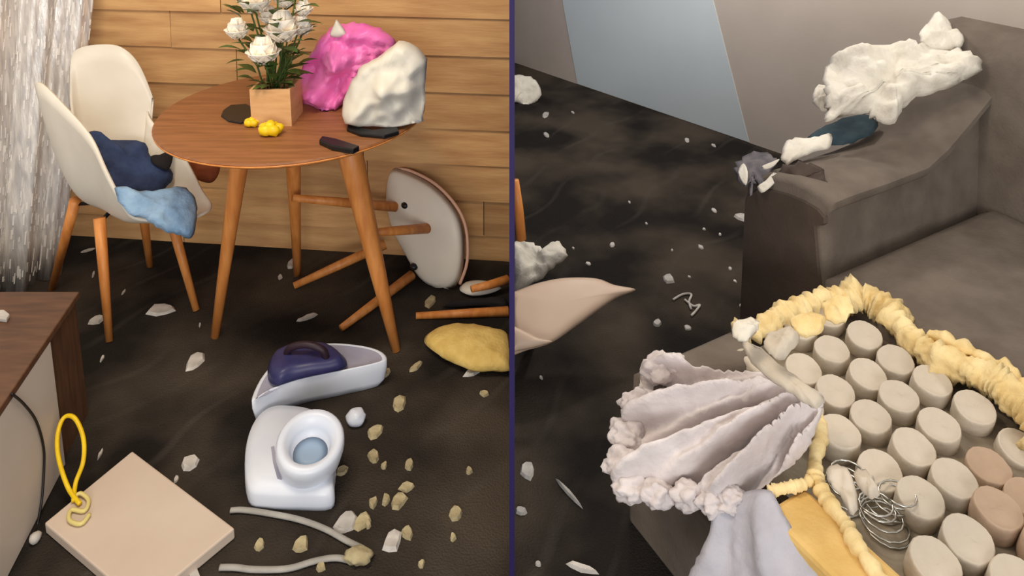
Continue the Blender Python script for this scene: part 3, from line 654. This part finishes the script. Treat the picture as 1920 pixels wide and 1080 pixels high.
# pulled-out batting flap and lining over the front edge
def folds(cx_, cy_, n, a):
    def f(x, y, t):
        th = math.atan2(y - cy_, cx_ - x); r = math.hypot(x - cx_, y - cy_)
        return a * min(1, r / 220) * (math.sin(th * n + r * .006) + .5 * math.sin(th * n * 2.3 + 1)) 
    return f
fn_ = Vector((-.42, -.38, .82)); fp_ = S(-.42, .38, .415)
obj('batting_flap', slab([(1545, 745), (1500, 722), (1430, 700), (1370, 698), (1310, 694), (1272, 676), (1240, 680), (1205, 690), (1195, 740), (1168, 800), (1145, 860), (1160, 925), (1200, 930), (1250, 936), (1310, 932), (1340, 950), (1385, 945), (1425, 918), (1462, 890), (1500, 858), (1526, 815)], fp_, fn_, .035, .03, .016, 18, R=40, per=7, disp=folds(1590, 690, 24, .042), seed=51, rag=5, expo=3), M_battg, sf)
obj('hanging_lining', slab([(1336, 938), (1370, 930), (1440, 918), (1470, 965), (1500, 1020), (1545, 1090), (1540, 1170), (1400, 1180), (1290, 1160), (1296, 1080), (1318, 1030), (1335, 985)], S(-.50, .40, .36), (-.70, -.45, .5), .02, .012, .012, 14, R=14, per=5, disp=folds(1390, 760, 14, .009), seed=57, rag=5, expo=4), M_cloth, sf)

for k, (x, y, q) in enumerate(((1238, 690, .035), (1262, 682, .025), (1196, 760, .034), (1176, 815, .034), (1168, 870, .036), (1186, 915, .03), (1236, 926, .03), (1290, 930, .03), (1338, 942, .026), (1372, 938, .028))):
    obj('batting_tuft', blob(PP(x, y, fp_ + fn_ * .015, fn_), (q * 1.15, q * .9, q * .9), .42, 1.7, 4, 30 + k), M_battg, sf)
obj('pale_border', slab([(1392, 640), (1420, 650), (1470, 690), (1520, 728), (1546, 748), (1530, 766), (1490, 742), (1440, 708), (1402, 672)], (0, 0, .405), (-.2, -.2, 1), .012, .01, .01, 24, R=7, seed=93, rag=4), M_pocket, sf)
ragged([PZ(1440, 922, .415), PZ(1470, 916, .42), PZ(1500, 910, .42), PZ(1528, 898, .42)], .011, M_foam, 'torn_foam_edge', 29, amp=.3)
# stuffing and scraps lying on the arm
an = Vector((-.25, -.65, .72))
tag(obj('batting_heap', slab([(1548, 228), (1550, 200), (1545, 160), (1556, 108), (1600, 88), (1668, 84), (1710, 76), (1745, 90), (1800, 96), (1842, 118), (1815, 150), (1760, 172), (1700, 195), (1680, 228), (1650, 230), (1620, 212), (1590, 218)], S(.72, -.24, .80), an, .06, .015, .05, 11, R=14, per=5, seed=61, rag=9), M_batt), 'big heap of white stuffing pulled out on top of the sofa arm', 'stuffing')
tag(obj('batting_wisp', slab([(1722, 72), (1740, 40), (1760, 24), (1790, 50), (1806, 70), (1800, 92), (1770, 96), (1740, 90)], S(.9, -.28, .93), an, .02, .02, .02, 20, R=8, seed=66, rag=8), M_batt), 'thin wisp of stuffing behind the heap beside the sofa back', 'stuffing')
tag(obj('batting_tuft', slab([(1522, 188), (1530, 166), (1546, 158), (1556, 180), (1550, 208), (1534, 204)], S(.66, -.30, .64), an, .02, .02, .015, 22, R=6, seed=69, rag=5), M_batt), 'small loose tuft at the left end of the stuffing heap', 'stuffing')
obj('teal_lining', slab([(1512, 262), (1540, 240), (1580, 222), (1626, 214), (1646, 236), (1630, 254), (1590, 270), (1556, 272)], S(.56, -.20, .612), (-.1, -.3, .95), .01, .008, .008, 22, R=6, seed=71, rag=4), M_teal, sf)
obj('cream_lining', slab([(1464, 300), (1472, 270), (1490, 258), (1530, 258), (1558, 252), (1558, 276), (1530, 284), (1500, 296), (1478, 308)], S(.42, -.19, .615), (-.1, -.3, .95), .012, .008, .008, 22, R=6, seed=74, rag=4), M_batt, sf)
obj('torn_lining', slab([(1378, 318), (1396, 296), (1420, 284), (1450, 290), (1446, 318), (1432, 350), (1418, 340), (1410, 362), (1404, 340), (1390, 350)], S(.30, -.27, .60), (-.45, -.3, .85), .005, .005, .009, 26, R=7, seed=77, rag=14), mat('grey_lining', (116, 110, 112), (84, 80, 84), 24, .9), sf)
for k, pl in enumerate([[(1384, 322), (1394, 306), (1402, 322), (1400, 346), (1392, 342)], [(1420, 350), (1436, 338), (1452, 322), (1458, 334), (1446, 350), (1428, 362)], [(1428, 312), (1446, 304), (1462, 298), (1450, 312), (1434, 318)], [(1482, 358), (1496, 342), (1514, 322), (1512, 336), (1498, 352), (1486, 366)]]):
    obj('white_shred', slab(pl, S(.285, -.2, .60), (-.5, -.5, .7), .003, .004, .004, 22, R=4, per=3, seed=80 + k), M_batt, sf)
hole = obj('arm_tear', slab([(1450, 330), (1470, 312), (1510, 306), (1545, 318), (1552, 345), (1535, 366), (1490, 372), (1456, 362)], S(.285, -.15, .565), (-.62, -.5, .6), .008, .02, .008, 20, R=6, seed=90, rag=14), mat('brown_lining', (82, 68, 58), (62, 52, 46), 18, .95), sf)

# ------------------------------------------------------------------ RIGHT: overturned beige chair at the divider
bc = thing('overturned_chair', 'overturned beige chair shell at the divider with a wooden leg', 'chair', (.1, 2.0, 0))
def curl(x, y, t): return .012 * math.sin((x - 960) / 250 * math.pi)
obj('seat_shell', slab([(935, 556), (965, 546), (1010, 530), (1060, 521), (1118, 522), (1152, 534), (1192, 543), (1158, 558), (1122, 582), (1080, 612), (1035, 642), (990, 656), (950, 664), (930, 610)], (.1, 2.0, .16), (.05, -.35, .95), .012, .004, 0, R=12, per=5, disp=curl, xmin=XR), M_beige, bc)
obj('shell_lip', slab([(940, 618), (962, 612), (985, 622), (1010, 634), (1036, 641), (1000, 652), (962, 660), (940, 664)], (.05, 1.92, .15), (-.05, -.8, .55), .012, .01, 0, R=6, xmin=XR), M_beige, bc)
obj('leg', tube([PY(966, 338, 2.25), PY(972, 390, 2.25), PY(977, 448, 2.25)], [.012, .016, .018], 12), M_legwood, bc)
obj('leg', tube([PZ(985, 620, .14), PZ(1000, 640, .002)], [.018, .012], 12), M_legwood, bc)

# stuffing on the carpet
tag(obj('batting_clump', slab([(950, 470), (970, 452), (1000, 456), (1022, 470), (1040, 452), (1056, 462), (1062, 484), (1040, 500), (1020, 520), (990, 536), (955, 545)], (.05, 2.45, .04), (-.1, -.6, .8), .04, .035, .03, 14, R=9, seed=101, rag=7, xmin=XR, zmin=.001), M_batt), 'fluffy white stuffing clump above the beige chair shell', 'stuffing')
tag(obj('batting_clump', slab([(950, 148), (972, 140), (1000, 148), (1015, 166), (1008, 190), (986, 206), (970, 198), (950, 200)], (.1, 4.6, .08), (-.1, -.7, .7), .06, .06, .03, 8, R=8, seed=105, rag=4, xmin=XR, zmin=.001), M_batt), 'pale stuffing clump near the far wall at the divider', 'stuffing')
for x, y, w, h, a, lab in ((1392, 408, 26, 12, 5, 'pale scrap on the carpet beside the sofa arm front'), (1253, 524, 15, 18, 80, 'bright lint knot in the middle of the right carpet'), (1066, 925, 48, 7, 45, 'long thin white stick on the carpet left of the batting flap'), (1090, 1067, 48, 8, 14, 'long thin white stick at the bottom of the right carpet'), (990, 884, 24, 24, 30, 'grey paper scrap at the divider below the beige chair'), (977, 960, 20, 10, 10, 'small white scrap at the divider near the bottom'), (1232, 607, 16, 9, -20, 'white lint flake left of the sofa corner')):
    shard(x, y, w, h, a, M_chip, 'carpet_scrap', lab, 'debris', seed=int(x), xmin=XR)
for k, pl in enumerate([[(1262, 562), (1280, 552), (1296, 552), (1292, 566), (1296, 580)], [(1284, 562), (1300, 574), (1312, 572), (1304, 584), (1296, 592)]]):
    tag(obj('curled_shred', tube(catmull([PZ(x, y, .005) for x, y in pl], 5), .0045, 7), M_chip), ('curled white thread in the middle of the right carpet', 'forked white thread just right of the curled thread')[k], 'debris')
for i, (x, y, w) in enumerate([(1339, 395, 11), (1404, 450, 11), (1404, 461, 10), (1314, 464, 12), (1148, 459, 13), (1103, 495, 11), (1369, 505, 9), (1292, 520, 7), (1289, 615, 14), (1390, 573, 9), (1015, 709, 8), (1023, 215, 18), (1025, 253, 14), (1074, 211, 8), (1288, 263, 12), (1338, 273, 9), (1009, 1058, 11), (1378, 528, 7), (1212, 420, 6), (1320, 430, 7), (1180, 380, 6), (1260, 470, 6), (1075, 466, 6), (1350, 440, 7)]):
    shard(x, y, w * .8, w * .55, rnd.uniform(-40, 40), M_chip, 'lint_scrap', 'tiny white lint scrap scattered on the carpet in front of the sofa', 'debris', 'lint scraps on the right carpet', thick=.004, seed=200 + i, xmin=XR)
